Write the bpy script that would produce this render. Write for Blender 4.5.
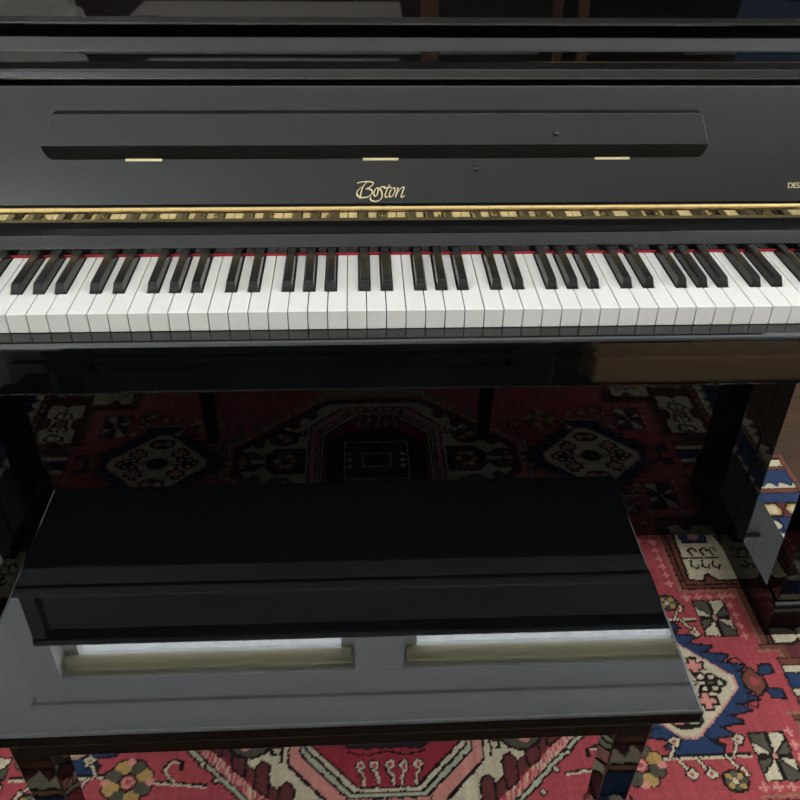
import bpy, bmesh, math, random
import numpy as np
from mathutils import Matrix, Vector

for o in list(bpy.data.objects):
    bpy.data.objects.remove(o)
SC = bpy.context.scene
COL = SC.collection
R = math.radians
random.seed(7)

# ------------------------------------------------------------------ camera
PITCH, YAW, ROLL, FPX = 0.6164, 0.0523, 0.0145, 860.99
fw = Vector((math.sin(YAW)*math.cos(PITCH), math.cos(YAW)*math.cos(PITCH), -math.sin(PITCH)))
rt = Vector((math.cos(YAW), -math.sin(YAW), 0)); up = rt.cross(fw)
r2 = rt*math.cos(ROLL) + up*math.sin(ROLL); u2 = up*math.cos(ROLL) - rt*math.sin(ROLL)
cam = bpy.data.cameras.new('camera'); co = bpy.data.objects.new('camera', cam); COL.objects.link(co)
m = Matrix((r2, u2, -fw)).transposed().to_4x4(); m.translation = Vector((-0.0529, -0.8978, 1.236))
co.matrix_world = m
cam.sensor_width = 36; cam.lens = FPX/800*36; cam.clip_start = 0.02
SC.camera = co

# ------------------------------------------------------------------ world, daylight, exposure
SKY = 18.0
w = bpy.data.worlds.new('daylight'); SC.world = w; w.use_nodes = True
bg = w.node_tree.nodes['Background']; bg.inputs[1].default_value = SKY
_nt = w.node_tree; _tc = _nt.nodes.new('ShaderNodeTexCoord'); _sx = _nt.nodes.new('ShaderNodeSeparateXYZ'); _cr = _nt.nodes.new('ShaderNodeValToRGB')
_mr = _nt.nodes.new('ShaderNodeMapRange'); _mr.inputs[1].default_value = -1; _mr.inputs[2].default_value = 1
_nt.links.new(_tc.outputs['Generated'], _sx.inputs[0]); _nt.links.new(_sx.outputs['Z'], _mr.inputs[0]); _nt.links.new(_mr.outputs[0], _cr.inputs[0]); _nt.links.new(_cr.outputs[0], bg.inputs[0])
_cr.color_ramp.elements[0].position = .47; _cr.color_ramp.elements[0].color = (.92, .985, 1.02, 1)       # lower half glow, set brighter than the sky to lift the ceiling
_cr.color_ramp.elements[1].position = .53; _cr.color_ramp.elements[1].color = (.44, .48, .52, 1)       # bright haze low in the overcast sky
_e = _cr.color_ramp.elements.new(.80); _e.color = (.10, .112, .12, 1)                                 # darker cloud higher up
def window_light(name, loc, rot, sx, sy):      # a portal: lets the sky in through a window opening
    l = bpy.data.lights.new(name, 'AREA'); l.shape = 'RECTANGLE'; l.size = sx; l.size_y = sy
    l.cycles.is_portal = True
    o = bpy.data.objects.new(name, l); COL.objects.link(o); o.location = loc; o.rotation_euler = rot
SC.view_settings.view_transform = 'Standard'; SC.view_settings.look = 'None'
SC.view_settings.exposure = 0.0; SC.view_settings.gamma = 1.0
SC.view_settings.use_curve_mapping = False

# ------------------------------------------------------------------ materials
def srgb(c):
    return tuple(((x/255)/12.92 if x/255 <= .04045 else ((x/255+.055)/1.055)**2.4) for x in c)
def mat(name, col, rough=.5, metal=0, ior=1.5, bump=None, spec=None):
    mt = bpy.data.materials.new(name); mt.use_nodes = True
    b = mt.node_tree.nodes['Principled BSDF']
    b.inputs['Base Color'].default_value = (*col, 1); b.inputs['Roughness'].default_value = rough
    b.inputs['Metallic'].default_value = metal; b.inputs['IOR'].default_value = ior
    if spec is not None: b.inputs['Specular IOR Level'].default_value = spec
    if bump:
        nt = mt.node_tree; n = nt.nodes.new('ShaderNodeTexNoise'); n.inputs['Scale'].default_value = bump[0]
        tc = nt.nodes.new('ShaderNodeTexCoord'); nt.links.new(tc.outputs['Object'], n.inputs['Vector'])
        bp = nt.nodes.new('ShaderNodeBump'); bp.inputs['Strength'].default_value = bump[1]; bp.inputs['Distance'].default_value = bump[2]
        nt.links.new(n.outputs['Fac'], bp.inputs['Height']); nt.links.new(bp.outputs['Normal'], b.inputs['Normal'])
    return mt
def wood(name, c1, c2, rough, scale, stretch, planks=None):
    mt = mat(name, c1, rough); nt = mt.node_tree; b = nt.nodes['Principled BSDF']
    tc = nt.nodes.new('ShaderNodeTexCoord'); mp = nt.nodes.new('ShaderNodeMapping'); mp.inputs['Scale'].default_value = stretch
    nz = nt.nodes.new('ShaderNodeTexNoise'); nz.inputs['Scale'].default_value = scale; nz.inputs['Detail'].default_value = 6
    cr = nt.nodes.new('ShaderNodeValToRGB'); cr.color_ramp.elements[0].color = (*c1, 1); cr.color_ramp.elements[1].color = (*c2, 1)
    cr.color_ramp.elements[0].position = .3; cr.color_ramp.elements[1].position = .7
    nt.links.new(tc.outputs['Object'], mp.inputs[0]); nt.links.new(mp.outputs[0], nz.inputs['Vector'])
    nt.links.new(nz.outputs['Fac'], cr.inputs[0]); out = cr.outputs[0]
    if planks:
        br = nt.nodes.new('ShaderNodeTexBrick'); br.inputs['Scale'].default_value = 1
        br.inputs['Brick Width'].default_value = planks[0]; br.inputs['Row Height'].default_value = planks[1]
        br.inputs['Mortar Size'].default_value = .0015; br.inputs['Color1'].default_value = (1, 1, 1, 1)
        br.inputs['Color2'].default_value = (.78, .78, .78, 1); br.inputs['Mortar'].default_value = (.25, .25, .25, 1)
        nt.links.new(tc.outputs['Object'], br.inputs['Vector'])
        mx = nt.nodes.new('ShaderNodeMix'); mx.data_type = 'RGBA'; mx.blend_type = 'MULTIPLY'; mx.inputs[0].default_value = 1
        nt.links.new(out, mx.inputs[6]); nt.links.new(br.outputs['Color'], mx.inputs[7]); out = mx.outputs[2]
    nt.links.new(out, b.inputs['Base Color'])
    return mt
LACQ = mat('black polyester lacquer', (.0018, .0020, .0021), .015, ior=1.62)
LACQB = mat('bench lacquer', (.0018, .0020, .0021), .015, ior=1.55)
LACQDIM = mat('black lacquer dimmed', (.0018, .0020, .0021), .02, ior=1.42)  # same finish, reflection weakened to put the under-bench shade into the material
SATIN = mat('black dulled lacquer', (.004, .004, .004), .28, ior=1.35)
MATTE = mat('black felted wood', (.010, .010, .010), .6)
IVORY = mat('white key plastic', (.625, .60, .55), .22)
EBONY = mat('black key', (.0065, .006, .0055), .13, ior=1.4)
FELT = mat('red felt', (.36, .014, .022), .9)
BRASS = mat('polished brass', (.84, .66, .34), .045, 1)
BRASSD = mat('brass screw', (.45, .33, .14), .25, 1)
BRASSK = mat('dull brass', (.50, .35, .15), .18, 1)
GOLD = mat('gold inlay', (.64, .54, .30), .35, .6)
RUBBER = mat('black rubber', (.008, .008, .008), .5)
PLASTER = mat('white painted plaster', (.90, .905, .90), .7, bump=(40, .08, .002))
PAINTD = mat('warm off white wall paint', (.84, .76, .68), .7)
TRIMM = mat('white trim paint', (.80, .81, .82), .35)
BLIND = mat('beige blind fabric', (.70, .66, .50), .8, bump=(400, .2, .001))
FLOORM = wood('walnut floorboards', (.045, .023, .011), (.066, .034, .017), .6, 3, (1, 9, 1), (1.1, .12))
FLOORM.node_tree.nodes['Principled BSDF'].inputs['Specular IOR Level'].default_value = .12
OAK = wood('brown oak', (.36, .16, .07), (.46, .22, .10), .4, 4, (12, 1, 1))
LEATHER = mat('tan brown leather', (.52, .31, .165), .45, bump=(120, .3, .002))
CHAR = mat('charcoal fabric', (.012, .014, .016), .9, bump=(300, .3, .002))
GREYF = mat('grey fabric', (.80, .75, .68), .9, bump=(300, .3, .002))
BLUEF = mat('blue woven fabric', (.13, .18, .28), .9, bump=(150, .4, .003))
_nt = BLIND.node_tree; _tr = _nt.nodes.new('ShaderNodeBsdfTranslucent'); _tr.inputs[0].default_value = (.80, .76, .58, 1)
_mx = _nt.nodes.new('ShaderNodeMixShader'); _mx.inputs[0].default_value = .5
_o = [n for n in _nt.nodes if n.type == 'OUTPUT_MATERIAL'][0]
_nt.links.new(_nt.nodes['Principled BSDF'].outputs[0], _mx.inputs[1]); _nt.links.new(_tr.outputs[0], _mx.inputs[2]); _nt.links.new(_mx.outputs[0], _o.inputs[0])
def glassmat():
    mt = bpy.data.materials.new('window glass'); mt.use_nodes = True; nt = mt.node_tree
    for n in list(nt.nodes): nt.nodes.remove(n)
    o = nt.nodes.new('ShaderNodeOutputMaterial'); t = nt.nodes.new('ShaderNodeBsdfTransparent')
    g = nt.nodes.new('ShaderNodeBsdfGlossy'); g.inputs['Roughness'].default_value = .01
    f = nt.nodes.new('ShaderNodeFresnel'); gm = nt.nodes.new('ShaderNodeNewGeometry'); ma = nt.nodes.new('ShaderNodeMath'); ma.operation = 'MULTIPLY_ADD'; ma.inputs[1].default_value = 1/1.45-1.45; ma.inputs[2].default_value = 1.45
    nt.links.new(gm.outputs['Backfacing'], ma.inputs[0]); nt.links.new(ma.outputs[0], f.inputs[0]); mx = nt.nodes.new('ShaderNodeMixShader')
    nt.links.new(f.outputs[0], mx.inputs[0]); nt.links.new(t.outputs[0], mx.inputs[1]); nt.links.new(g.outputs[0], mx.inputs[2])
    nt.links.new(mx.outputs[0], o.inputs[0]); return mt
GLASS = glassmat()

# ------------------------------------------------------------------ mesh helpers
def obj(name, bm, mt, parent=None, smooth=False, bevel=None):
    bmesh.ops.recalc_face_normals(bm, faces=bm.faces)
    me = bpy.data.meshes.new(name); bm.to_mesh(me); bm.free()
    me.materials.append(mt)
    o = bpy.data.objects.new(name, me); COL.objects.link(o)
    if parent: o.parent = parent
    if smooth:
        for p in me.polygons: p.use_smooth = True
    if bevel:
        b = o.modifiers.new('bevel', 'BEVEL'); b.width = bevel[0]; b.segments = bevel[1]; b.limit_method = 'ANGLE'; b.angle_limit = R(30)
        b.harden_normals = True
        for p in me.polygons: p.use_smooth = True
    return o
def box(bm, x0, x1, y0, y1, z0, z1):
    v = [bm.verts.new((x, y, z)) for x in (x0, x1) for y in (y0, y1) for z in (z0, z1)]
    for f in ((0, 1, 3, 2), (4, 6, 7, 5), (0, 4, 5, 1), (2, 3, 7, 6), (0, 2, 6, 4), (1, 5, 7, 3)): bm.faces.new([v[i] for i in f])
    return v
def boxobj(name, b, mt, parent=None, bevel=(.0015, 2)):
    bm = bmesh.new(); box(bm, *b); return obj(name, bm, mt, parent, bevel=bevel)
def prism_x(bm, prof, x0, x1):                 # extrude a (y, z) outline along X
    a = [bm.verts.new((x0, y, z)) for y, z in prof]; b = [bm.verts.new((x1, y, z)) for y, z in prof]
    n = len(prof)
    bm.faces.new(a); bm.faces.new(b[::-1])
    for i in range(n): bm.faces.new((a[i], b[i], b[(i+1) % n], a[(i+1) % n]))
def prism_z(bm, pts, z0, z1):
    a = [bm.verts.new((x, y, z0)) for x, y in pts]; b = [bm.verts.new((x, y, z1)) for x, y in pts]
    n = len(pts); bm.faces.new(a[::-1]); bm.faces.new(b)
    for i in range(n): bm.faces.new((a[i], a[(i+1) % n], b[(i+1) % n], b[i]))
    return b
def arc(cx, cy, r, a0, a1, n):
    return [(cx+r*math.cos(R(a0+(a1-a0)*i/n)), cy+r*math.sin(R(a0+(a1-a0)*i/n))) for i in range(n+1)]
def tube(bm, p, q, r0, r1, n=16):
    p, q = Vector(p), Vector(q); d = (q-p).normalized(); s = d.orthogonal().normalized(); t = d.cross(s)
    A = [bm.verts.new(p+(s*math.cos(2*math.pi*i/n)+t*math.sin(2*math.pi*i/n))*r0) for i in range(n)]
    B = [bm.verts.new(q+(s*math.cos(2*math.pi*i/n)+t*math.sin(2*math.pi*i/n))*r1) for i in range(n)]
    bm.faces.new(A[::-1]); bm.faces.new(B)
    for i in range(n): bm.faces.new((A[i], A[(i+1) % n], B[(i+1) % n], B[i]))
def taper_box(bm, cx, cy, z0, z1, w0, d0, w1, d1, dx=0, dy=0):   # bottom w0 x d0 shifted by (dx, dy), top w1 x d1
    lo = [bm.verts.new((cx+dx+sx*w0/2, cy+dy+sy*d0/2, z0)) for sx, sy in ((-1, -1), (1, -1), (1, 1), (-1, 1))]
    hi = [bm.verts.new((cx+sx*w1/2, cy+sy*d1/2, z1)) for sx, sy in ((-1, -1), (1, -1), (1, 1), (-1, 1))]
    bm.faces.new(lo[::-1]); bm.faces.new(hi)
    for i in range(4): bm.faces.new((lo[i], lo[(i+1) % 4], hi[(i+1) % 4], hi[i]))
def thing(name, label, cat, loc=(0, 0, 0), rz=0, group=None, kind=None):
    o = bpy.data.objects.new(name, None); COL.objects.link(o); o.location = loc; o.rotation_euler = (0, 0, rz)
    o.empty_display_size = .1
    tag(o, label, cat, group, kind); return o
def tag(o, label=None, cat=None, group=None, kind=None):
    if label: o['label'] = label
    if cat: o['category'] = cat
    if group: o['group'] = group
    if kind: o['kind'] = kind
    return o

# ------------------------------------------------------------------ room
X0, X1, Y0, Y1, ZF, ZC = -2.9, 3.6, -5.6, 1.05, -0.008, 2.645
T = .14
bm = bmesh.new(); box(bm, X0-T, X1+T, Y0-T, Y1+T, ZF-.1, ZF); tag(obj('floor', bm, FLOORM), 'dark brown wooden floorboards beyond the edge of the rug', 'floor', kind='structure')
bm = bmesh.new(); box(bm, X0-T, X1+T, Y0-T, Y1+T, ZC, ZC+.1); tag(obj('ceiling', bm, PLASTER), 'white ceiling mirrored in the open fallboard', 'ceiling', kind='structure')
def wall(name, label, axis, c, sgn, a0, a1, holes, paint=None):
    """wall on plane axis=c, thickness outwards; holes = [(a0,a1,z0,z1)]"""
    bm = bmesh.new()
    hs = sorted(holes); segs = []; cur = a0
    for h in hs:
        segs.append((cur, h[0], ZF, ZC)); segs.append((h[0], h[1], ZF, h[2])); segs.append((h[0], h[1], h[3], ZC)); cur = h[1]
    segs.append((cur, a1, ZF, ZC))
    lo, hi = (c, c+T) if sgn > 0 else (c-T, c)
    for s0, s1, z0, z1 in segs:
        if z1-z0 < .01: continue
        if axis == 'y': box(bm, s0, s1, lo, hi, z0, z1)
        else: box(bm, lo, hi, s0, s1, z0, z1)
    tag(obj(name, bm, paint or PLASTER), label, 'wall', kind='structure')
BW = [(-1.115, -.095, .95, 2.279), (.075, 1.095, .95, 2.279), (1.55, 3.25, .80, 2.279)]
LW = [(-5.2, -3.9, .95, 2.3), (-1.6, -.1, 1.0, 2.4)]  # unseen left windows, added to light the far room and the back wall
RW = [(-1.6, .3, 1.0, 2.4)]  # unseen right window, added to brighten the back wall
FW = []
wall('wall_back', 'white wall with two windows behind the piano', 'y', Y1, 1, X0, X1, BW)
wall('wall_front', 'warm off white wall far behind the camera', 'y', Y0, -1, X0, X1, FW, PAINTD)
wall('wall_left', 'white wall left of the piano', 'x', X0, -1, Y0-T, Y1+T, LW)
wall('wall_right', 'white wall right of the piano', 'x', X1, 1, Y0-T, Y1+T, RW)
bm = bmesh.new(); box(bm, X0, X1, Y1-.014, Y1, ZF, .11); tag(obj('baseboard_back', bm, TRIMM, bevel=(.003, 2)), kind='structure')
bm = bmesh.new(); box(bm, X0, X0+.014, Y0, Y1-.014, ZF, .11); tag(obj('baseboard_left', bm, TRIMM, bevel=(.003, 2)), kind='structure')
bm = bmesh.new(); box(bm, X1-.014, X1, Y0, Y1-.014, ZF, .11); tag(obj('baseboard_right', bm, TRIMM, bevel=(.003, 2)), kind='structure')
# window casing round the pair behind the piano
bm = bmesh.new()
box(bm, -1.225, -1.115, Y1-.022, Y1, .84, 2.424); box(bm, 1.095, 1.205, Y1-.022, Y1, .84, 2.424)
box(bm, -.095, .075, Y1-.022, Y1, .95, 2.279); box(bm, -1.115, 1.095, Y1-.022, Y1, 2.279, 2.424); box(bm, -1.115, 1.095, Y1-.03, Y1, .84, .95)
box(bm, -1.245, 1.225, Y1-.036, Y1, 2.404, 2.434)
tag(obj('trim_1', bm, TRIMM, bevel=(.003, 2)), 'white painted casing round the pair of windows behind the piano', 'trim', kind='structure')
def window(n, axis, c, sgn, a0, a1, z0, z1, mull):
    e = bpy.data.objects.new('window_%d' % n, None); COL.objects.link(e); e['kind'] = 'structure'
    mid = c+sgn*T*.55
    def bx(bm, u0, u1, z0, z1, d0, d1):
        if axis == 'y': box(bm, u0, u1, mid+d0, mid+d1, z0, z1)
        else: box(bm, mid+d0, mid+d1, u0, u1, z0, z1)
    bm = bmesh.new(); t = .05
    bx(bm, a0, a0+t, z0, z1, -.025, .025); bx(bm, a1-t, a1, z0, z1, -.025, .025)
    bx(bm, a0+t, a1-t, z0, z0+t, -.025, .025); bx(bm, a0+t, a1-t, z1-.022, z1, -.025, .025)
    for k in range(1, mull): x = a0+(a1-a0)*k/mull; bx(bm, x-.025, x+.025, z0+t, z1-t, -.025, .025)
    obj('window_frame', bm, TRIMM, e, bevel=(.003, 2))
    bm = bmesh.new(); bx(bm, a0+t*.8, a1-t*.8, z0+t*.8, z1-.018, -.003, .003); obj('window_pane', bm, GLASS, e)
    cx, cz = (a0+a1)/2, (z0+z1)/2; out = c+sgn*(T+.02)
    if axis == 'y': window_light('daylight_portal', (cx, out, cz), (R(-90*sgn), 0, 0), a1-a0, z1-z0)
    else: window_light('daylight_portal', (out, cx, cz), (R(90), 0, R(90*sgn)), a1-a0, z1-z0)
for i, h in enumerate(BW): window(i+1, 'y', Y1, 1, *h, 1)
window(4, 'x', X0, -1, *LW[0], 2)
window(5, 'x', X0, -1, *LW[1], 2)
window(6, 'x', X1, 1, *RW[0], 2)
# rolled-up blinds under the heads of the two windows behind the piano
for i, (a0, a1, z0, z1) in enumerate(BW[:2]):
    bm = bmesh.new()
    prism_x(bm, arc(Y1+.024, 2.252, .027, 0, 345, 23), a0+.012, a1-.012)
    b = tag(obj('roller_blind', bm, BLIND), 'beige rolled up blind at the head of the %s window behind the piano' % ('left' if i == 0 else 'right'), 'blind', 'rolled up blinds behind the piano')

# ------------------------------------------------------------------ rug (every knot of the pile coloured on a fine grid)
def make_rug():
    H, L, K = .607, .930, .0025
    XC, YC = -.025, -.003
    nx, ny = int(2*L/K)+1, int(2*H/K)+1
    xs = np.linspace(-L, L, nx); ys = np.linspace(-H, H, ny)
    U, V = np.meshgrid(xs, ys)
    rs = np.random.RandomState(3)
    def smooth(a, n):
        for _ in range(n):
            a = (a+np.roll(a, 1, 0)+np.roll(a, -1, 0)+np.roll(a, 1, 1)+np.roll(a, -1, 1))/5
        return a
    wu = smooth(rs.randn(ny, nx), 2); wv = smooth(rs.randn(ny, nx), 2)
    PU = U+wu/wu.std()*.0007; PV = V+wv/wv.std()*.0007          # the knots wander a little
    img = np.zeros((ny, nx, 3))
    C = {k: np.array(srgb(v)) for k, v in dict(red=(168, 72, 76), red2=(150, 48, 60), cream=(200, 186, 156), blue=(42, 60, 92), dark=(34, 24, 23),
         olive=(84, 80, 66), ochre=(178, 142, 84), pink=(206, 136, 124), brown=(112, 66, 50), maroon=(98, 48, 50), sage=(170, 172, 146), tan=(150, 108, 84), navy=(30, 32, 42), pinkm=(207, 137, 125)).items()}
    def poly(pts, c):
        pts = np.array(pts, float); x0, y0 = pts.min(0)-.006; x1, y1 = pts.max(0)+.006
        i0, i1 = np.searchsorted(xs, [x0, x1]); j0, j1 = np.searchsorted(ys, [y0, y1])
        if i1 <= i0 or j1 <= j0: return
        u = PU[j0:j1, i0:i1]; v = PV[j0:j1, i0:i1]; ins = np.zeros(u.shape, bool)
        n = len(pts)
        for k in range(n):
            xa, ya = pts[k]; xb, yb = pts[(k+1) % n]
            if ya == yb: continue
            cnd = ((ya > v) != (yb > v)) & (u < (xb-xa)*(v-ya)/(yb-ya)+xa); ins ^= cnd
        img[j0:j1, i0:i1][ins] = C[c]
    def rect(x0, x1, y0, y1, c): poly([(x0, y0), (x1, y0), (x1, y1), (x0, y1)], c)
    def seg(p, q, w_, c):
        p, q = np.array(p, float), np.array(q, float); d = q-p; l = np.hypot(*d)
        if l == 0: return
        d /= l; n = np.array([-d[1], d[0]])*w_/2; e = d*w_*.3
        poly([p-e+n, q+e+n, q+e-n, p-e-n], c)
    def path(pts, w_, c, closed=False):
        for a, b in zip(pts, pts[1:]+([pts[0]] if closed else [])): seg(a, b, w_, c)
    def ell(cx, cy, rx, ry, c, n=14): poly([(cx+rx*math.cos(2*math.pi*k/n), cy+ry*math.sin(2*math.pi*k/n)) for k in range(n)], c)
    def outl(pts, w_, c, o='dark'):
        path(pts, w_*2+.0022, o, True); poly(pts, c)
    S4 = [(sx, sy) for sx in (-1, 1) for sy in (-1, 1)]
    def tr(pts, sx, sy): return [(x*sx, y*sy) for x, y in pts]
    # ---- ground, outer guard, main border
    rect(-L, L, -H, H, 'brown')
    rect(-L+.012, L-.012, -H+.012, H-.012, 'dark')
    rect(-L+.016, L-.016, -H+.016, H-.016, 'cream')
    for sx in (-1, 1):
        for k in range(-18, 19):
            y = k*.034
            if abs(y) < H-.02: poly([(sx*(L-.016), y-.017), (sx*(L-.016), y+.017), (sx*(L-.036), y)], 'maroon')
    for sy in (-1, 1):
        for k in range(-28, 29):
            x = k*.034
            if abs(x) < L-.02: poly([(x-.017, sy*(H-.016)), (x+.017, sy*(H-.016)), (x, sy*(H-.036))], 'maroon')
    rect(-L+.045, L-.045, -H+.045, H-.045, 'dark'); rect(-L+.049, L-.049, -H+.049, H-.049, 'tan')
    rect(-L+.056, L-.056, -H+.056, H-.056, 'dark'); rect(-L+.06, L-.06, -H+.06, H-.06, 'blue')
    bx_, by_ = L-.095, H-.095                                      # blue guard, then cream tooth row
    rect(-bx_-.004, bx_+.004, -by_-.004, by_+.004, 'dark'); rect(-bx_, bx_, -by_, by_, 'cream')
    for sy in (-1, 1):
        for k in range(-24, 25): poly([(k*.036-.012, sy*by_), (k*.036+.012, sy*by_), (k*.036, sy*(by_-.015))], 'blue')
    for sx in (-1, 1):
        for k in range(-15, 16): poly([(sx*bx_, k*.036-.012), (sx*bx_, k*.036+.012), (sx*(bx_-.015), k*.036)], 'blue')
    rect(-bx_+.02, bx_-.02, -by_+.02, by_-.02, 'dark'); rect(-bx_+.024, bx_-.024, -by_+.024, by_-.024, 'brown')
    for sx in (-1, 1):
        for k in range(-20, 21): rect(sx*(bx_-.030)-.004, sx*(bx_-.030)+.004, k*.026-.004, k*.026+.004, 'pink')
    for sy in (-1, 1):
        for k in range(-30, 31): rect(k*.026-.004, k*.026+.004, sy*(by_-.030)-.004, sy*(by_-.030)+.004, 'pink')
    mx_, my_ = bx_-.038, by_-.038
    rect(-mx_-.003, mx_+.003, -my_-.003, my_+.003, 'dark'); rect(-mx_, mx_, -my_, my_, 'maroon')
    # cream cartouches of the main border
    def cartouche(cx, cy, a, b, hor):
        o = [(-a, -b), (-.35*a, -b), (-.2*a, -.62*b), (.2*a, -.62*b), (.35*a, -b), (a, -b), (a, -.3*b), (.86*a, 0), (a, .3*b), (a, b), (.35*a, b), (.2*a, .62*b), (-.2*a, .62*b), (-.35*a, b), (-a, b), (-a, .3*b), (-.86*a, 0), (-a, -.3*b)]
        f = (lambda p: (cx+p[0], cy+p[1])) if hor else (lambda p: (cx+p[1], cy+p[0]))
        outl([f(p) for p in o], .005, 'cream')
        path([f((-a*.8, 0)), f((a*.8, 0))], .004, 'dark')
        for s in (-1, 1):
            for t in (-.55, .1, .62):
                path([f((a*t, 0)), f((a*t+s*.004, s*b*.35)), f((a*t+.018, s*b*.5)), f((a*t+.022, s*b*.25))], .006, 'dark')
        ell(*f((0, 0)), .017, .017, 'dark'); ell(*f((0, 0)), .012, .012, 'ochre'); ell(*f((0, 0)), .005, .005, 'maroon')
    for sx in (-1, 1):
        for cy in (-.155, .155): cartouche(sx*.745, cy, .075, .042, False)
        for cy in (-.33, .33): cartouche(sx*.745, cy, .062, .042, False)
    for sy in (-1, 1):
        for cx in (-.5, -.3, -.1, .1, .3, .5): cartouche(cx, sy*.43, .075, .036, True)
    for sx, sy in S4:                                              # corner star of the border
        outl(tr([(.70, .44), (.74, .40), (.79, .42), (.79, .47), (.74, .49)], sx, sy), .005, 'cream'); ell(sx*.745, sy*.445, .014, .014, 'olive')
    for sx, sy in S4:                                              # the end guards run straight out to the side edges
        def band(y0, y1, c, x0=.795):
            a, b = sorted((sx*x0, sx*(L-.014))); p, q = sorted((sy*y0, sy*y1)); rect(a, b, p, q, c)
        band(.400, .592, 'dark'); band(.566, .588, 'cream'); band(.556, .563, 'brown'); band(.512, .553, 'blue'); band(.493, .509, 'cream')
        for k in range(5): poly(tr([(.80+k*.030, .512), (.83+k*.030, .512), (.815+k*.030, .496)], sx, sy), 'blue')
        band(.478, .490, 'brown'); band(.448, .475, 'blue'); band(.403, .445, 'maroon')
        for x in (.835, .885):
            outl(tr([(x-.020, .424), (x-.010, .441), (x+.014, .441), (x+.020, .424), (x+.014, .408), (x-.010, .408)], sx, sy), .003, 'ochre')
            poly(tr([(x-.013, .424), (x-.006, .436), (x+.009, .436), (x+.013, .424), (x+.009, .413), (x-.006, .413)], sx, sy), 'cream')
    # ---- inner guard and red field
    rect(-.692, .692, -.375, .375, 'dark'); rect(-.688, .688, -.371, .371, 'brown'); rect(-.676, .676, -.362, .362, 'tan'); rect(-.671, .671, -.358, .358, 'red')
    for sx in (-1, 1):                                             # the field steps out into the border at mid length
        a, b = sorted((sx*.668, sx*.716)); rect(a, b, -.078, .078, 'dark'); rect(a, b, -.075, .075, 'brown'); a, b = sorted((sx*.66, sx*.705)); rect(a, b, -.066, .066, 'tan'); a, b = sorted((sx*.60, sx*.700)); rect(a, b, -.061, .061, 'red')
        a, b = sorted((sx*.690, sx*.815)); rect(a, b, -.048, .048, 'dark')
        for p, q, cc in ((-.045, -.033, 'brown'), (-.030, -.017, 'cream'), (-.014, .014, 'blue'), (.017, .030, 'cream'), (.033, .045, 'brown')):
            a, b = sorted((sx*.693, sx*.812)); rect(a, b, p, q, cc)
    def cross(x, y, r, c='pink'): seg((x-r, y), (x+r, y), .004, c); seg((x, y-r), (x, y+r), .004, c)
    for sx in (-1, 1):
        for k in range(-8, 9):
            if .075 < abs(k*.024) < .2: cross(sx*.652, k*.024, .007)
    for sy in (-1, 1):
        for k in range(-22, 23): cross(k*.025, sy*.340, .007)
    for sx, sy in S4:                                              # stepped corner boxes
        outl(tr([(.577, .213), (.70, .213), (.70, .39), (.577, .39)], sx, sy), .003, 'brown')
        path(tr([(.568, .39), (.568, .204), (.68, .204)], sx, sy), .004, 'tan')
        for k in range(7): cross(sx*.553, sy*(.225+k*.022), .007)
        for k in range(5): cross(sx*(.575+k*.022), sy*.190, .007)
        outl(tr([(.586, .222), (.70, .222), (.70, .385), (.586, .385)], sx, sy), .003, 'brown')
        outl(tr([(.597, .235), (.621, .232), (.627, .245), (.637, .252), (.652, .232), (.690, .232), (.694, .30), (.68, .352), (.65, .36), (.602, .358)], sx, sy), .004, 'cream')
        seg((sx*.598, sy*.290), (sx*.672, sy*.290), .005, 'dark')
        for x, s in ((.615, -1), (.637, -1), (.658, -1), (.622, 1), (.645, 1), (.664, 1)):
            path(tr([(x, .29+s*.006), (x-.005, .29+s*.022), (x+.006, .29+s*.028), (x+.010, .29+s*.018)], sx, sy), .0045, 'dark')
        outl(tr([(.615, .335), (.66, .335), (.665, .365), (.61, .365)], sx, sy), .003, 'blue'); ell(sx*.64, sy*.35, .012, .009, 'pink')
    # ---- central medallion: stepped hexagon
    def hexa(k):
        a, b, c = .345-k, .262-k, .2775-k; p = [(a, -(c-.678*a)/.735), ((c-.735*b)/.678, -b)]
        return p+[(-x, y) for x, y in p[::-1]]+[(-x, -y) for x, y in p]+[(x, -y) for x, y in p[::-1]]
    for k, c in ((-.0075, 'dark'), (-.0040, 'sage'), (.0015, 'dark'), (.0045, 'pinkm'), (.020, 'red2'), (.023, 'maroon'), (.040, 'dark'), (.0425, 'cream')): poly(hexa(k), c)
    for sx, sy in S4:                                              # leaf teeth
        for t in (.10, .32, .54, .76):
            x = .285-(.285-.110)*t; y = .072+(.232-.072)*t
            outl(tr([(x+.010, y+.004), (x+.010, y-.030), (x+.003, y-.038), (x-.005, y-.034), (x-.008, y-.026), (x-.008, y+.018)], sx, sy), .0028, 'maroon')
    for sy in (-1, 1):                                             # writing-like meander along the ends
        rect(-.130, .130, sy*.262-.014, sy*.262+.014, 'dark'); rect(-.126, .126, sy*.262-.010, sy*.262+.010, 'cream')
        for k in range(-7, 8): path([(k*.016-.007, sy*.262-.005), (k*.016-.002, sy*.262+.006), (k*.016+.003, sy*.262-.005), (k*.016+.007, sy*.262+.005)], .0035, 'dark')
        rect(-.07, .07, sy*.283-.007, sy*.283+.007, 'cream'); path([(-.07, sy*.283), (.07, sy*.283)], .004, 'dark')
    for sx, sy in S4:                                              # rosettes and hooks on the cream ground
        ell(sx*.215, sy*.085, .036, .030, 'dark'); ell(sx*.215, sy*.085, .031, .025, 'olive'); ell(sx*.222, sy*.09, .010, .010, 'pink'); ell(sx*.203, sy*.078, .009, .009, 'pink')
        path(tr([(.165, .12), (.165, .095), (.180, .095), (.180, .108), (.172, .108)], sx, sy), .005, 'dark')
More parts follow.
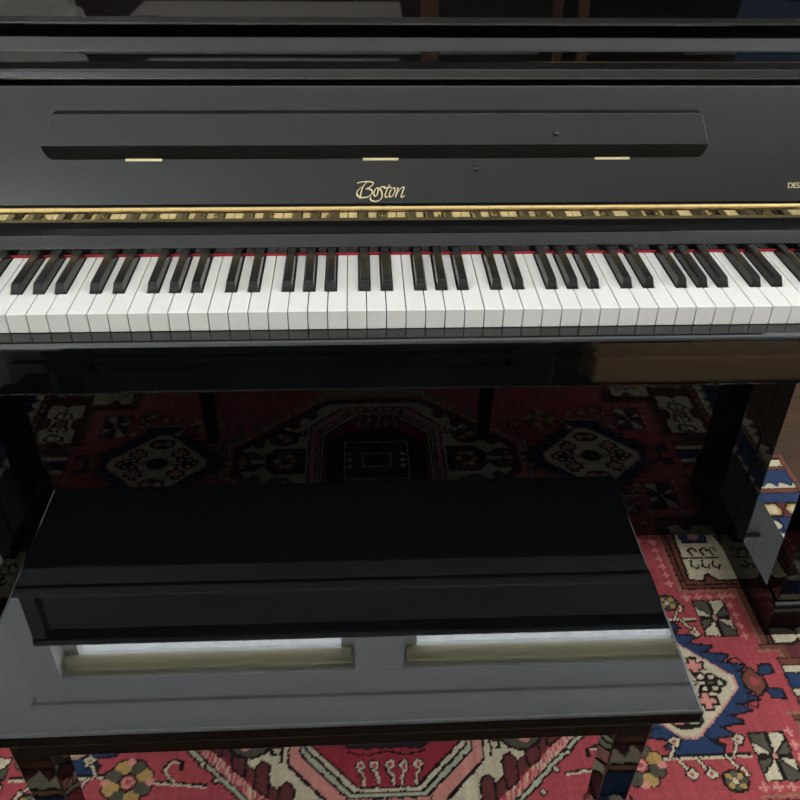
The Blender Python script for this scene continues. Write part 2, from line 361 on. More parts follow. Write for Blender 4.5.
    for sx in (-1, 1):
        outl([(sx*.165, -.040), (sx*.225, -.040), (sx*.245, -.02), (sx*.245, .02), (sx*.225, .040), (sx*.165, .040)], .004, 'maroon')
        for a in range(6): ell(sx*.205+.018*math.cos(a*1.047), .020*math.sin(a*1.047), .008, .008, 'cream' if a % 2 else 'ochre')
        for s in (-1, 1):
            outl([(sx*.255, s*.012), (sx*.275, s*.030), (sx*.300, s*.030), (sx*.285, s*.010)], .003, 'olive')
        ell(sx*.30, 0, .018, .014, 'dark'); ell(sx*.30, 0, .013, .010, 'ochre')
    # inner octagon
    oc = [(.074, -.198), (.149, -.122), (.149, .122), (.074, .198), (-.074, .198), (-.149, .122), (-.149, -.122), (-.074, -.198)]
    def sc(k): return [(x+(k if x > 0 else -k), y+(k if y > 0 else -k)) for x, y in oc]
    for k, c in ((.006, 'dark'), (.002, 'pink'), (-.012, 'dark'), (-.015, 'sage'), (-.020, 'dark'), (-.0235, 'cream'), (-.028, 'dark')): poly(sc(k), c)
    poly(sc(-.031), 'red2')
    for sy in (-1, 1):
        for k in range(-3, 4): seg((k*.0215, sy*.202), (k*.0215, sy*.186), .0045, 'dark')
        for k in range(-2, 3):                                     # little hooked flowers on stems
            x = k*.0225+.004; h = 1 if k > 0 else -1
            ell(x, sy*.131, .0095, .0095, 'dark'); ell(x, sy*.131, .0072, .0072, 'cream'); ell(x, sy*.132, .0034, .0040, 'red')
            path([(x+h*.004, sy*.139), (x-h*.004, sy*.152), (x-h*.004, sy*.164)], .0065, 'dark'); path([(x+h*.003, sy*.138), (x-h*.005, sy*.151), (x-h*.005, sy*.163)], .0034, 'cream')
        path([(-.06, sy*.108), (-.03, sy*.115), (0, sy*.108), (.03, sy*.115), (.06, sy*.108)], .003, 'dark')
    poly([(.058, -.104), (.112, -.062), (.112, .062), (.058, .104), (-.058, .104), (-.112, .062), (-.112, -.062), (-.058, -.104)], 'dark')
    poly([(.055, -.100), (.108, -.060), (.108, .060), (.055, .100), (-.055, .100), (-.108, .060), (-.108, -.060), (-.055, -.100)], 'navy')
    for a, b, c in ((.078, .072, 'dark'), (.074, .068, 'cream'), (.070, .064, 'blue'), (.050, .046, 'olive'), (.034, .026, 'sage'), (.028, .020, 'maroon'), (.016, .010, 'dark')):
        rect(-a, a, -b, b, c)
    for s in (-1, 1):
        for k in (-1, 0, 1): ell(s*.06, k*.022, .006, .007, 'cream')
    # ---- side diamonds
    for s in (-1, 1):
        cx = s*.491; A, B = .106, .101
        teeth = []
        for qx, qy, fl in ((1, 1, 0), (-1, 1, 1), (-1, -1, 0), (1, -1, 1)):
            pp = []
            for k in range(6):
                t = k/6; bx0, by0 = (A+.026)*(1-t), (B+.026)*t
                t2 = (k+.62)/6; tx0, ty0 = (A+.026)*(1-t2)+.040, (B+.026)*t2
                pp += [(cx+qx*bx0, qy*by0), (cx+qx*(bx0+.012), qy*(by0+.003)), (cx+qx*tx0, qy*ty0)]
            teeth += pp[::-1] if fl else pp
        outl(teeth, .003, 'blue')
        for sy in (-1, 1): outl([(cx-.02, sy*.10), (cx+.02, sy*.10), (cx+.045, sy*.125), (cx+.035, sy*.132), (cx-.03, sy*.132), (cx-.04, sy*.128)], .003, 'blue')
        dm = lambda k: [(cx+A+k, -.012), (cx+A+k, .012), (cx+.012, B+k), (cx-.012, B+k), (cx-A-k, .012), (cx-A-k, -.012), (cx-.012, -B-k), (cx+.012, -B-k)]
        poly(dm(.004), 'pink'); poly(dm(0), 'cream')
        for qx, qy in ((.047, .035), (.047, -.035), (-.047, .035), (-.047, -.035)):
            for w_, e, c in ((.018, .004, 'dark'), (.0105, 0, 'pink')):
                seg((cx+qx-.011-e, qy), (cx+qx+.011+e, qy), w_, c); seg((cx+qx, qy-.011-e), (cx+qx, qy+.011+e), w_, c)
        for q in (-1, 1):
            for ax, ay in ((.052, .012), (.052, -.012), (.066, 0), (.070, .011), (.070, -.011), (.082, .0)):
                ell(cx+q*ax, ay, .0115, .0095, 'dark'); ell(cx+q*ax, ay, .0055, .0045, 'cream' if ax != .066 else 'olive')
            seg((cx+q*.015, -.004), (cx+q*.046, -.004), .003, 'dark'); seg((cx+q*.015, .004), (cx+q*.046, .004), .003, 'dark')
            ell(cx, q*.070, .030, .018, 'dark'); ell(cx-.013, q*.070, .009, .009, 'pink'); ell(cx+.013, q*.070, .009, .009, 'sage'); ell(cx, q*.070, .005, .006, 'red')
        ell(cx, 0, .024, .021, 'dark'); ell(cx, 0, .014, .012, 'olive')
        # brown hexagon with blue bars between the diamond and the border
        ox = s*.632
        outl([(ox-.017, .010), (ox, .026), (ox+.017, .010), (ox+.017, -.010), (ox, -.026), (ox-.017, -.010)], .003, 'brown'); ell(ox, 0, .008, .009, 'red')
        for q in (-1, 1):
            path([(ox-s*.020, q*.028), (ox-s*.030, q*.045), (ox-s*.012, q*.050), (ox-s*.004, q*.032)], .0035, 'dark')
            outl([(ox+s*.016, q*.014), (ox+s*.040, q*.018), (ox+s*.040, q*.034), (ox+s*.020, q*.030)], .003, 'blue')
    # ---- four-petal flowers, stems and small flowers
    for sx, sy in S4:
        cx, cy = sx*.612, sy*.139
        rect(cx-.031, cx+.031, cy-.043, cy+.043, 'dark')
        for qx, qy, c in ((1, 1, 'cream'), (-1, -1, 'cream'), (1, -1, 'olive'), (-1, 1, 'olive')):
            poly([(cx+qx*.003, cy+qy*.006), (cx+qx*.004, cy+qy*.040), (cx+qx*.027, cy+qy*.040), (cx+qx*.027, cy+qy*.030)], c)
            c2 = 'olive' if c == 'cream' else 'cream'
            poly([(cx+qx*.006, cy+qy*.004), (cx+qx*.028, cy+qy*.026), (cx+qx*.028, cy+qy*.006)], c2)
        for qx in (-1, 1):
            poly([(cx+qx*.034, cy-.010), (cx+qx*.034, cy+.010), (cx+qx*.026, cy)], 'red')
        ell(cx, cy, .007, .008, 'dark'); ell(cx, cy, .005, .006, 'pink')
        seg((sx*.43, sy*.1335), (sx*.575, sy*.1335), .006, 'dark'); seg((sx*.43, sy*.1375), (sx*.575, sy*.1375), .004, 'cream')
        for x, d in ((.445, -1), (.455, 1), (.485, 1), (.535, 1), (.548, -1)):
            y0 = .136; tip = (x+.016, y0+d*.028)
            seg((sx*x, sy*y0), (sx*tip[0], sy*tip[1]), .0085, 'dark'); seg((sx*x, sy*y0), (sx*tip[0], sy*tip[1]), .0038, 'cream')
            outl([(sx*(tip[0]-.009), sy*(tip[1]+d*.001)), (sx*(tip[0]+.003), sy*(tip[1]-d*.010)), (sx*(tip[0]+.010), sy*(tip[1]+d*.004)), (sx*tip[0], sy*(tip[1]+d*.010))], .0018, 'cream'); ell(sx*tip[0], sy*tip[1], .0040, .0045, 'red', 4)
        # eight-lobed flower
        cx, cy = sx*.535, sy*.178
        ell(cx, cy, .022, .020, 'dark')
        for a in range(8): ell(cx+.012*math.cos(a*.785), cy+.011*math.sin(a*.785), .0055, .005, ('olive', 'ochre')[a % 2])
        ell(cx, cy, .005, .005, 'cream')
        # large ochre and olive flower by the leg
        cx, cy = sx*.395, sy*.146
        for a in range(8):
            ca, sa = math.cos(a*.785+.39), math.sin(a*.785+.39); k = ('ochre', 'olive')[a % 2]
            ell(cx+.026*ca, cy+.026*sa, .0155, .0145, 'dark')
        for a in range(8):
            ca, sa = math.cos(a*.785+.39), math.sin(a*.785+.39); k = ('ochre', 'olive')[a % 2]
            ell(cx+.026*ca, cy+.026*sa, .0125, .0115, k)
        for a in range(4): ell(cx+.034*math.cos(a*1.57), cy+.034*math.sin(a*1.57), .0065, .0065, 'pink')
        ell(cx, cy, .010, .010, 'pink'); ell(cx, cy, .005, .005, 'red')
        # stems beside the medallion
        seg((sx*.275, sy*.155), (sx*.355, sy*.146), .005, 'dark'); seg((sx*.275, sy*.158), (sx*.355, sy*.149), .0035, 'cream')
        for x, y in ((.285, .120), (.262, .148), (.235, .185), (.30, .195)):
            ell(sx*x, sy*y, .008, .008, 'dark', 4); ell(sx*x, sy*y, .0045, .0045, 'cream' if x < .29 else 'maroon', 4)
        path(tr([(.325, .150), (.345, .128), (.335, .112), (.318, .115), (.318, .127)], sx, sy), .0065, 'dark'); path(tr([(.325, .150), (.343, .128), (.333, .114), (.321, .117)], sx, sy), .003, 'cream')
        path(tr([(.33, .195), (.35, .215), (.37, .21), (.365, .195)], sx, sy), .005, 'dark'); path(tr([(.44, .225), (.46, .24), (.48, .235)], sx, sy), .005, 'dark')
        for x, y in ((.40, .24), (.33, .25), (.25, .26), (.47, .27), (.39, .30), (.30, .31), (.20, .30), (.51, .31)):
            ell(sx*x, sy*y, .012, .012, 'dark', 8); ell(sx*x, sy*y, .009, .009, 'cream' if int(x*100) % 2 else 'blue', 4); ell(sx*x, sy*y, .004, .004, 'pink')
            path(tr([(x, y+.014), (x-.012, y+.024), (x+.012, y+.024)], sx, sy), .0035, 'dark')
    # ---- yarn variation
    pm = np.all(np.abs(img-C['pinkm']) < 1e-9, -1)                 # mottled pink and red band
    sp = np.repeat(rs.rand(ny//4+1, nx), 4, 0)[:ny]
    img[pm & (sp < .38)] = C['red']; img[pm & (sp > .85)] = C['cream']
    img *= (1+rs.randn(ny, nx)*.07)[..., None]
    img *= (1+smooth(rs.randn(ny, 1)*np.ones((1, nx)), 1)*.04)[..., None]
    img *= (1+smooth(rs.randn(1, nx)*np.ones((ny, 1)), 1)*.08)[..., None]
    img = np.clip(img*.74, .002, 1)
    # ---- mesh
    Z = 0.0+np.abs(rs.randn(ny, nx))*-.0004
    vt = np.stack([U+XC, V+YC, Z], -1).reshape(-1, 3)
    idx = np.arange(nx*ny).reshape(ny, nx)
    q = np.stack([idx[:-1, :-1], idx[:-1, 1:], idx[1:, 1:], idx[1:, :-1]], -1).reshape(-1, 4)
    ring = np.concatenate([idx[0, :], idx[1:, -1], idx[-1, -2::-1], idx[-2:0:-1, 0]])
    nb = len(ring); base = len(vt)
    low = vt[ring].copy(); low[:, 2] = ZF
    vt = np.concatenate([vt, low]); li = base+np.arange(nb)
    q2 = np.stack([ring, li, np.roll(li, -1), np.roll(ring, -1)], -1)
    q = np.concatenate([q, q2])
    me = bpy.data.meshes.new('rug')
    me.vertices.add(len(vt)); me.vertices.foreach_set('co', vt.astype(np.float32).ravel())
    me.loops.add(q.size); me.loops.foreach_set('vertex_index', q.astype(np.int32).ravel())
    me.polygons.add(len(q)); me.polygons.foreach_set('loop_start', (np.arange(len(q))*4).astype(np.int32))
    me.update(calc_edges=True); me.validate()
    ca = me.color_attributes.new('yarn', 'FLOAT_COLOR', 'POINT')
    colr = np.ones((len(vt), 4), np.float32); colr[:base, :3] = img.reshape(-1, 3); colr[base:, :3] = C['brown']
    ca.data.foreach_set('color', colr.ravel())
    mt = mat('wool pile', (1, 1, 1), .95, spec=.1); nt = mt.node_tree; b = nt.nodes['Principled BSDF']
    at = nt.nodes.new('ShaderNodeVertexColor'); at.layer_name = 'yarn'; nt.links.new(at.outputs[0], b.inputs['Base Color'])
    b.inputs['Sheen Weight'].default_value = .05
    me.materials.append(mt)
    o = bpy.data.objects.new('rug', me); COL.objects.link(o)
    tag(o, 'red knotted oriental rug with cream medallion and blue diamonds under the piano and bench', 'rug')
make_rug()

# ------------------------------------------------------------------ upright piano
XC = -.025; XL, XR = -.75, .70
P = thing('upright_piano', 'glossy black upright piano with its fallboard open, standing on the red rug', 'piano', (0, 0, 0))
boxobj('case', (XL, XR, .335, .595, .03, 1.205), LACQ, P)
bm = bmesh.new(); prism_x(bm, [(.3105, 1.209), (.3105, 1.2235)]+arc(.3145, 1.2235, .004, 180, 90, 4)+[(.60, 1.2275), (.60, 1.206), (.3125, 1.206)], XL-.002, XR+.002); obj('top_lid', bm, LACQ, P, bevel=(.002, 2))
boxobj('upper_panel', (XL+.03, XR-.03, .326, .336, .975, 1.205), LACQ, P, None)
for a, b in ((XL, XL+.03), (XR-.03, XR)): boxobj('side_post', (a, b, .312, .336, .93, 1.205), LACQ, P)
# moulding under the upper panel
mould = [(.335, .987), (.3112, .987), (.3100, .9864), (.3096, .9850), (.3100, .9836), (.3176, .9672), (.3177, .9664), (.3174, .9655), (.3108, .9520), (.3103, .9502), (.3101, .947), (.3098, .938), (.3098, .928),
         (.3095, .9262), (.3087, .9240), (.3067, .9178), (.3062, .9155), (.3062, .908), (.335, .905)]
bm = bmesh.new(); prism_x(bm, mould, XL+.03, XR-.03); obj('panel_moulding', bm, LACQ, P)
# fallboard: leans back, carries the folded lip, hinges, lettering
FB = Vector((0, .190, .783)); FU = Vector((0, .394, .919)).normalized(); FN = Vector((0, -FU.z, FU.y))
def onfb(x, s, t): return Vector((x, 0, 0))+FB+FU*s+FN*t
def fbprof():
    pr = [(0, -.018), (0, -.003), (.003, 0), (.1500, 0), (.1515, -.0006), (.1525, -.002), (.1530, -.004), (.1530, -.018)]
    return [tuple((FB+FU*s+FN*t)[1:]) for s, t in pr]
bm = bmesh.new(); prism_x(bm, fbprof(), XL+.10, XR-.06); fb = obj('fallboard', bm, LACQ, P)
def lip_outline(x0, x1, x0t, x1t, s0, s1, r):
    pts = [(x0, s0), (x1, s0)]
    for k in range(7):
        a = R(90*k/6); pts.append((x1t-r+r*math.cos(a), s1-r+r*math.sin(a)))
    for k in range(7):
        a = R(90+90*k/6); pts.append((x0t+r+r*math.cos(a), s1-r+r*math.sin(a)))
    return pts
bm = bmesh.new(); TH = .018
rings = []
for t, (x0, x1, x0t, x1t, s0, s1, r) in ((TH, (-.4588, .4072, -.4455, .3988, .0760, .1150, .009)), (.0120, (-.4588, .4072, -.4460, .3993, .0700, .1205, .012)),
                                         (.0050, (-.4565, .4050, -.4460, .3993, .0630, .1205, .012)), (.0006, (-.4520, .4010, -.4460, .3993, .0600, .1205, .012))):
    rings.append([bm.verts.new(onfb(x, s, t)) for x, s in lip_outline(x0, x1, x0t, x1t, s0, s1, r)])
bm.faces.new(rings[0]); bm.faces.new(rings[-1][::-1]); n = len(rings[0])
for F, B in zip(rings, rings[1:]):
    for i in range(n): bm.faces.new((F[i], B[i], B[(i+1) % n], F[(i+1) % n]))
lip = obj('folded_lip', bm, LACQ, fb, bevel=(.0010, 3)); lip.data.materials.append(SATIN)
for p in lip.data.polygons:                                            # edges and underside are dulled to darken their reflections, the face is polished
    sl = (p.center-FB).dot(FU); nl = p.normal.dot(FN)
    if nl < .95 and (sl < .0755 or sl > .1148): p.material_index = 1
for x in (XC-.3085, XC, XC+.3085):
    bm = bmesh.new()
    vs = [onfb(x+a, s, t) for a in (-.0235, .0235) for s in (.0580, .0612) for t in (.0003, .0032)]
    v = [bm.verts.new(p) for p in vs]
    for f in ((0, 1, 3, 2), (4, 6, 7, 5), (0, 4, 5, 1), (2, 3, 7, 6), (0, 2, 6, 4), (1, 5, 7, 3)): bm.faces.new([v[i] for i in f])
    tag(obj('lip_hinge', bm, GOLD, fb), 'small brass hinge leaf')
for x, s, t in ((.102, .047, 0), (.2035, .090, TH)):
    bm = bmesh.new(); tube(bm, onfb(x, s, t), onfb(x, s, t+.0035), .0042, .0030, 14); obj('bumper', bm, RUBBER, fb, True)
# lettering, in strokes of a broad pen
def stroke(bm, pts, wmax, wmin, nib=R(-40)):
    sm = []
    n = len(pts)
    for i in range(n-1):
        p0 = pts[max(i-1, 0)]; p1 = pts[i]; p2 = pts[i+1]; p3 = pts[min(i+2, n-1)]
        for k in range(6):
            t = k/6
            sm.append(tuple(.5*((2*p1[a])+(-p0[a]+p2[a])*t+(2*p0[a]-5*p1[a]+4*p2[a]-p3[a])*t*t+(-p0[a]+3*p1[a]-3*p2[a]+p3[a])*t**3) for a in (0, 1)))
    sm.append(pts[-1]); L_ = []
    for i, (x, y) in enumerate(sm):
        a = sm[max(i-1, 0)]; b = sm[min(i+1, len(sm)-1)]
        th = math.atan2(b[1]-a[1], b[0]-a[0]); wd = wmin+(wmax-wmin)*abs(math.sin(th-nib))
        nx_, ny_ = -math.sin(th)*wd/2, math.cos(th)*wd/2
        L_.append(((x+nx_, y+ny_), (x-nx_, y-ny_)))
    def tf(p): return onfb(-.058+((350+p[0]/12.9)-356)*.001354, .00131*(205-(172+p[1]/12.9)), .0003)
    V_ = [(bm.verts.new(tf(a)), bm.verts.new(tf(b))) for a, b in L_]
    for (a, b), (c, d) in zip(V_, V_[1:]): bm.faces.new((a, b, d, c))
bm = bmesh.new()
for s in ([(92, 138), (150, 124), (230, 119), (282, 128), (294, 150), (268, 178), (222, 204), (200, 214)],
          [(200, 214), (250, 214), (280, 238), (276, 274), (240, 304), (190, 322), (140, 320), (100, 302), (86, 270), (98, 234), (132, 200), (178, 176)],
          [(218, 124), (178, 168), (146, 236), (122, 338)],
          [(346, 196), (316, 225), (301, 268), (314, 304), (338, 294), (354, 250), (358, 210), (346, 196)],
          [(446, 190), (415, 186), (386, 196), (382, 216), (402, 250), (407, 300), (385, 346), (332, 370), (282, 364), (256, 340), (264, 314)],
          [(502, 158), (470, 220), (446, 288), (454, 318), (482, 312)], [(428, 206), (480, 198), (530, 194)],
          [(548, 203), (516, 234), (496, 288), (510, 314), (540, 300), (564, 250), (570, 208), (548, 203)],
          [(598, 200), (607, 214), (592, 262), (574, 322)], [(584, 292), (618, 236), (662, 196), (684, 204), (664, 258), (649, 306), (664, 320), (692, 294)]):
    stroke(bm, s, 20, 7)
o = obj('lettering', bm, GOLD, fb); tag(o, 'gold script lettering inlaid in the middle')
so = o.modifiers.new('thick', 'SOLIDIFY'); so.thickness = .0002
tc = bpy.data.curves.new('caption', 'FONT'); tc.body = 'DESIGNED BY'; tc.size = .0104; tc.extrude = .0002; tc.space_character = .94
to = bpy.data.objects.new('caption', tc); COL.objects.link(to)
dg = bpy.context.evaluated_depsgraph_get(); me = bpy.data.meshes.new_from_object(to.evaluated_get(dg)); bpy.data.objects.remove(to)
me.materials.clear(); me.materials.append(GOLD)
co_ = np.zeros(len(me.vertices)*3, np.float32); me.vertices.foreach_get('co', co_); co_ = co_.reshape(-1, 3)
for v, c in zip(me.vertices, co_): v.co = onfb(.5265+c[0], .0200+c[1], .0003+c[2])
lo = bpy.data.objects.new('lettering', me); COL.objects.link(lo); lo.parent = fb; tag(lo, 'small gold capitals at the right of the fallboard')
# long brass hinge under the fallboard
YH = .1864
HX0, HX1 = XL+.10, XR-.06
hinge = boxobj('long_hinge', (HX0, HX1, YH, YH+.002, .7634, .7765), BRASS, P, None); tag(hinge, 'long brass hinge strip that mirrors the keys')
bm = bmesh.new(); xk = HX0; k = 0
while xk < HX1-.01:
    x2 = min(xk+.0285, HX1); tube(bm, (xk+.0002, YH-.0005, .7800), (x2-.0002, YH-.0005, .7800), .0045, .0045, 32); xk = x2
hk = obj('hinge_knuckle', bm, BRASSK, hinge)
for k in range(-7, 9):
    x = -.0215+k*.0745
    if HX0 < x < HX1:
        bm = bmesh.new(); tube(bm, (x, YH, .7695), (x, YH-.0007, .7695), .0028, .0022, 12); obj('screw', bm, BRASSD, hinge)
# nameboard behind the keys
KX0, KX1 = -26*.0235, 26*.0235
bm = bmesh.new()
prism_x(bm, [(.1515, .7332), (.1515, .7416), (.1520, .7428), (.1590, .7550), (.1598, .7561), (.1612, .7565), (.1874, .7542), (.1874, .763), (.190, .782), (.200, .782), (.200, .7332)], KX0-.004, KX1+.004); obj('nameboard', bm, LACQ, P)
boxobj('felt_strip', (KX0, KX1, .1496, .156, .7304, .7330), FELT, P, None)
boxobj('key_frame', (KX0-.004, KX1+.004, -.001, .33, .680, .7045), MATTE, P, None)
# keys
PW = .0235; g = .0005
boff = {1: -.0022, 3: .0022, 6: -.003, 8: 0, 10: .003}
BWD = .0137
def bcenter(note_left_edge_k, semi): return note_left_edge_k*PW+boff[semi]
whites = []; n_w = 0
semi_w = [0, 2, 4, 5, 7, 9, 11]
order = [9, 11]+[s for _ in range(7) for s in semi_w]+[0]
for i, s in enumerate(order):
    x0 = (i-26)*PW; whites.append((x0, s))
for i, (x0, s) in enumerate(whites):
    xl, xr = x0+g, x0+PW-g
    lb = boff.get(s-1) if s not in (0, 5) else None
    rb = boff.get(s+1) if s not in (4, 11) else None
    if i == 0: lb = None
    if i == 51: rb = None
    tl = xl if lb is None else x0+lb+BWD/2+.0008
    trr = xr if rb is None else x0+PW+rb-BWD/2-.0008
    pts = [(xl, 0), (xr, 0), (xr, .0495)]
    if rb is not None: pts += [(trr, .0495)]
    pts += [(trr, .175), (tl, .175)]
    if lb is not None: pts += [(tl, .0495)]
    pts += [(xl, .0495)]
    q = []
    for p in pts:
        if not q or (abs(p[0]-q[-1][0])+abs(p[1]-q[-1][1])) > 1e-6: q.append(p)
    bm = bmesh.new(); prism_z(bm, q, .7050, .7300)
    obj('white_key', bm, IVORY, P, bevel=(.0009, 3))
    if s in (0, 2, 5, 7, 9) and i < 51:
        cx = x0+PW+boff[s+1]; bm = bmesh.new()
        lo_ = [(cx-BWD/2, .0500), (cx+BWD/2, .0500), (cx+BWD/2, .1494), (cx-BWD/2, .1494)]
        hi_ = [(cx-.0050, .0560), (cx+.0050, .0560), (cx+.0050, .1494), (cx-.0050, .1494)]
        mid_ = [(cx-BWD/2+.0004, .0503), (cx+BWD/2-.0004, .0503), (cx+BWD/2-.0004, .1494), (cx-BWD/2+.0004, .1494)]
        A = [bm.verts.new((x, y, .7150)) for x, y in lo_]; M_ = [bm.verts.new((x, y, .7310)) for x, y in mid_]; Bv = [bm.verts.new((x, y, .7415)) for x, y in hi_]
        bm.faces.new(A[::-1]); bm.faces.new(Bv)
        for a, b in ((A, M_), (M_, Bv)):
            for k in range(4): bm.faces.new((a[k], a[(k+1) % 4], b[(k+1) % 4], b[k]))
        obj('black_key', bm, EBONY, P, bevel=(.0009, 3))
# key slip, keybed, cheeks
slip = [(-.0035, .684), (-.0035, .7050), (-.0045, .7060), (-.0225, .7060), (-.0255, .7054), (-.0280, .7036), (-.0294, .7008), (-.0299, .6985), (-.0307, .693), (-.0314, .687), (-.0319, .6815), (-.0300, .6808), (-.01, .6805)]
bm = bmesh.new(); prism_x(bm, slip, XL+.02, XR-.02); obj('key_slip', bm, LACQ, P)
bed = [(.33, .638), (.33, .680), (-.0290, .680), (-.0306, .668), (-.0322, .654), (-.0336, .6405), (-.0330, .6385), (-.030, .638)]
bm = bmesh.new(); prism_x(bm, bed, XL, XR); obj('keybed', bm, LACQ, P)
for a, b in ((XL+.02, KX0-.006), (KX1+.006, XR-.02)):
    bm = bmesh.new(); prism_x(bm, [(-.002, .7065), (-.002, .735)]+arc(.018, .745, .02, 180, 90, 6)+[(.186, .765), (.186, .7065)], a, b); obj('cheek_block', bm, LACQ, P)
    boxobj('key_end_block', (a, b, -.002, .33, .681, .7065), MATTE, P, None)
# lower part
boxobj('lower_panel', (XL+.035, XR-.035, .305, .325, .046, .637), LACQDIM, P, (.002, 2))
for a, b in ((XL, XL+.034), (XR-.034, XR)): boxobj('side_post', (a, b, .305, .334, .046, .637), LACQDIM, P, (.003, 3))
for s in (1, -1):
    def mx(x): return x if s > 0 else 2*XC-x
    a, b = sorted((mx(.667), mx(.712)))
    bm = bmesh.new(); taper_box(bm, (a+b)/2, .123, .082, .6375, .045, .045, .050, .050); obj('leg', bm, LACQDIM, P, bevel=(.003, 3))
    a, b = sorted((mx(.664), mx(.745)))
    bm = bmesh.new(); prism_x(bm, [(.36, .0), (.36, .078), (.12, .0815), (.100, .0805)]+arc(.102, .0725, .008, 90, 180, 5)+[(.094, .0)], a, b); obj('toe_block', bm, LACQDIM, P, bevel=(.003, 3))
boxobj('bottom_board', (XL+.05, XR-.05, .365, .59, .012, .030), MATTE, P, None)

# ------------------------------------------------------------------ piano bench
BN = thing('piano_bench', 'low glossy black piano bench with a flat mirror-like top, in front of the piano', 'bench', (-.0869, -.2137, 0), R(.3))
BWd, BD, BH = .736, .364, .492
boxobj('bench_top', (-BWd/2, BWd/2, -BD/2, BD/2, BH-.019, BH), LACQB, BN, (.004, 5))
ix, iy = BWd/2-.033, BD/2-.026
bz0, bz1 = .4155, BH-.0195
boxobj('apron', (-ix+.036, ix-.036, -iy+.002, -iy+.020, bz0, bz1), LACQ, BN)
boxobj('apron', (-ix+.036, ix-.036, iy-.020, iy-.002, bz0, bz1), LACQ, BN)
for sx in (-1, 1):
    a, b = sorted((sx*(ix-.002), sx*(ix-.020))); boxobj('apron', (a, b, -iy+.036, iy-.036, bz0, bz1), LACQ, BN)
    for sy in (-1, 1):
        bm = bmesh.new(); taper_box(bm, sx*(ix-.020), sy*(iy-.020), .0005, bz1, .026, .026, .040, .040, -sx*.003, -sy*.003); obj('leg', bm, LACQ, BN, bevel=(.002, 2))

# ------------------------------------------------------------------ furniture behind the camera (seen only as reflections in the lacquer)
def rounded(bm, *b): box(bm, *b)
S = thing('sofa', 'added charcoal sofa with its back to the piano, unseen stand-in for a dark figure mirrored in the keyslip', 'sofa', (-.22, -1.72, ZF), R(180))  # added out of view to block light and mirror dark in the keyslip
boxobj('sofa_base', (-.70, .70, -.38, .36, .07, .24), CHAR, S, (.02, 3))
for sx in (-1, 1):
    a, b = sorted((sx*.010, sx*.575)); boxobj('seat_cushion', (a, b, -.20, .38, .242, .40), CHAR, S, (.04, 4))
    a, b = sorted((sx*.585, sx*.715)); boxobj('sofa_arm', (a, b, -.38, .38, .07, .52), CHAR, S, (.03, 4))
    for sy in (-.33, .31): bm = bmesh.new(); tube(bm, (sx*.64, sy, 0), (sx*.64, sy, .08), .018, .024); obj('leg', bm, OAK, S)
boxobj('sofa_back', (-.58, .58, -.40, -.21, .242, .575), CHAR, S, (.04, 4))
LO = thing('ottoman', 'added long brown leather ottoman to the right of the charcoal sofa, unseen, mirrored brown in the keyslip', 'ottoman', (1.40, -1.75, ZF))  # added out of view so the keyslip mirrors a brighter brown
boxobj('ottoman_base', (-.78, .78, -.36, .36, .08, .26), LEATHER, LO, (.015, 3)); boxobj('seat_cushion', (-.80, .80, -.38, .38, .262, .44), LEATHER, LO, (.05, 5))
for sx in (-1, 1):
    for sy in (-.30, .30): bm = bmesh.new(); tube(bm, (sx*.70, sy, 0), (sx*.70, sy, .09), .018, .026); obj('leg', bm, OAK, LO)
def table(loc):
    t = thing('dining_table', 'brown oak dining table far behind the camera, mirrored in the upper panel', 'table', loc)
    boxobj('tabletop', (-.55, .55, -.45, .45, .72, .755), OAK, t, (.006, 2))
    bm = bmesh.new(); box(bm, -.47, .47, -.37, .37, .63, .72); obj('apron', bm, OAK, t)
    for sx in (-1, 1):
        for sy in (-1, 1): bm = bmesh.new(); taper_box(bm, sx*.45, sy*.35, 0, .72, .05, .05, .08, .08); obj('leg', bm, OAK, t, bevel=(.004, 2))
table((.85, -4.3, ZF))
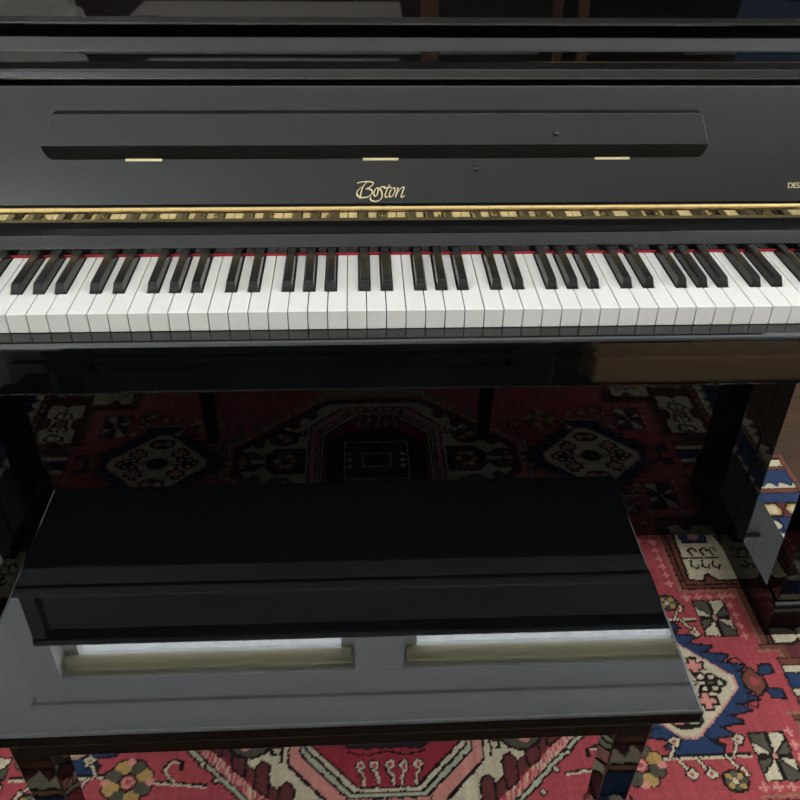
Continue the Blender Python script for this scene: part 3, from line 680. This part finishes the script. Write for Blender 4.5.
RG = boxobj('rug', (-1.55, .25, -5.1, -3.3, ZF, ZF+.010), PAINTD); tag(RG, 'plain pale grey rug far behind the camera, mirrored in the upper panel', 'rug')
K = thing('cabinet', 'black cabinet against the far wall behind the dining table', 'cabinet', (1.85, -5.36, ZF))
boxobj('cabinet_body', (-.50, .50, -.22, .20, .04, 1.0), CHAR, K, (.004, 2))
for sx in (-1, 1):
    a, b = sorted((sx*.006, sx*.490)); d_ = boxobj('door', (a, b, .2005, .218, .06, .98), CHAR, K, (.004, 2))
    bm = bmesh.new(); tube(bm, (sx*.05, .218, .5), (sx*.05, .240, .5), .010, .013); obj('knob', bm, BRASS, d_)
A = thing('armchair', 'blue woven armchair far behind the camera, mirrored at the right of the upper panel', 'armchair', (2.85, -4.2, ZF), R(25))
boxobj('seat_cushion', (-.34, .34, -.30, .38, .24, .44), BLUEF, A, (.04, 4)); boxobj('backrest', (-.40, .40, -.44, -.28, .10, .90), BLUEF, A, (.04, 4))
boxobj('chair_base', (-.38, .38, -.34, .36, .08, .24), BLUEF, A, (.02, 3))
for sx in (-1, 1):
    a, b = sorted((sx*.345, sx*.45)); boxobj('armrest', (a, b, -.36, .36, .08, .60), BLUEF, A, (.03, 4))
    for sy in (-.30, .30): bm = bmesh.new(); tube(bm, (sx*.36, sy, 0), (sx*.36, sy, .09), .016, .022); obj('leg', bm, OAK, A)
O = thing('armchair', 'pale grey upholstered armchair behind the camera to the left of the sofa', 'armchair', (-1.50, -1.72, ZF), R(0))
boxobj('seat_cushion', (-.30, .30, -.28, .36, .24, .42), GREYF, O, (.04, 4)); boxobj('backrest', (-.36, .36, -.42, -.26, .10, .82), GREYF, O, (.04, 4))
boxobj('chair_base', (-.35, .35, -.32, .34, .08, .24), GREYF, O, (.02, 3))
for sx in (-1, 1):
    a, b = sorted((sx*.305, sx*.41)); boxobj('armrest', (a, b, -.34, .34, .08, .56), GREYF, O, (.03, 4))
    for sy in (-.28, .28): bm = bmesh.new(); tube(bm, (sx*.33, sy, 0), (sx*.33, sy, .09), .016, .022); obj('leg', bm, OAK, O)
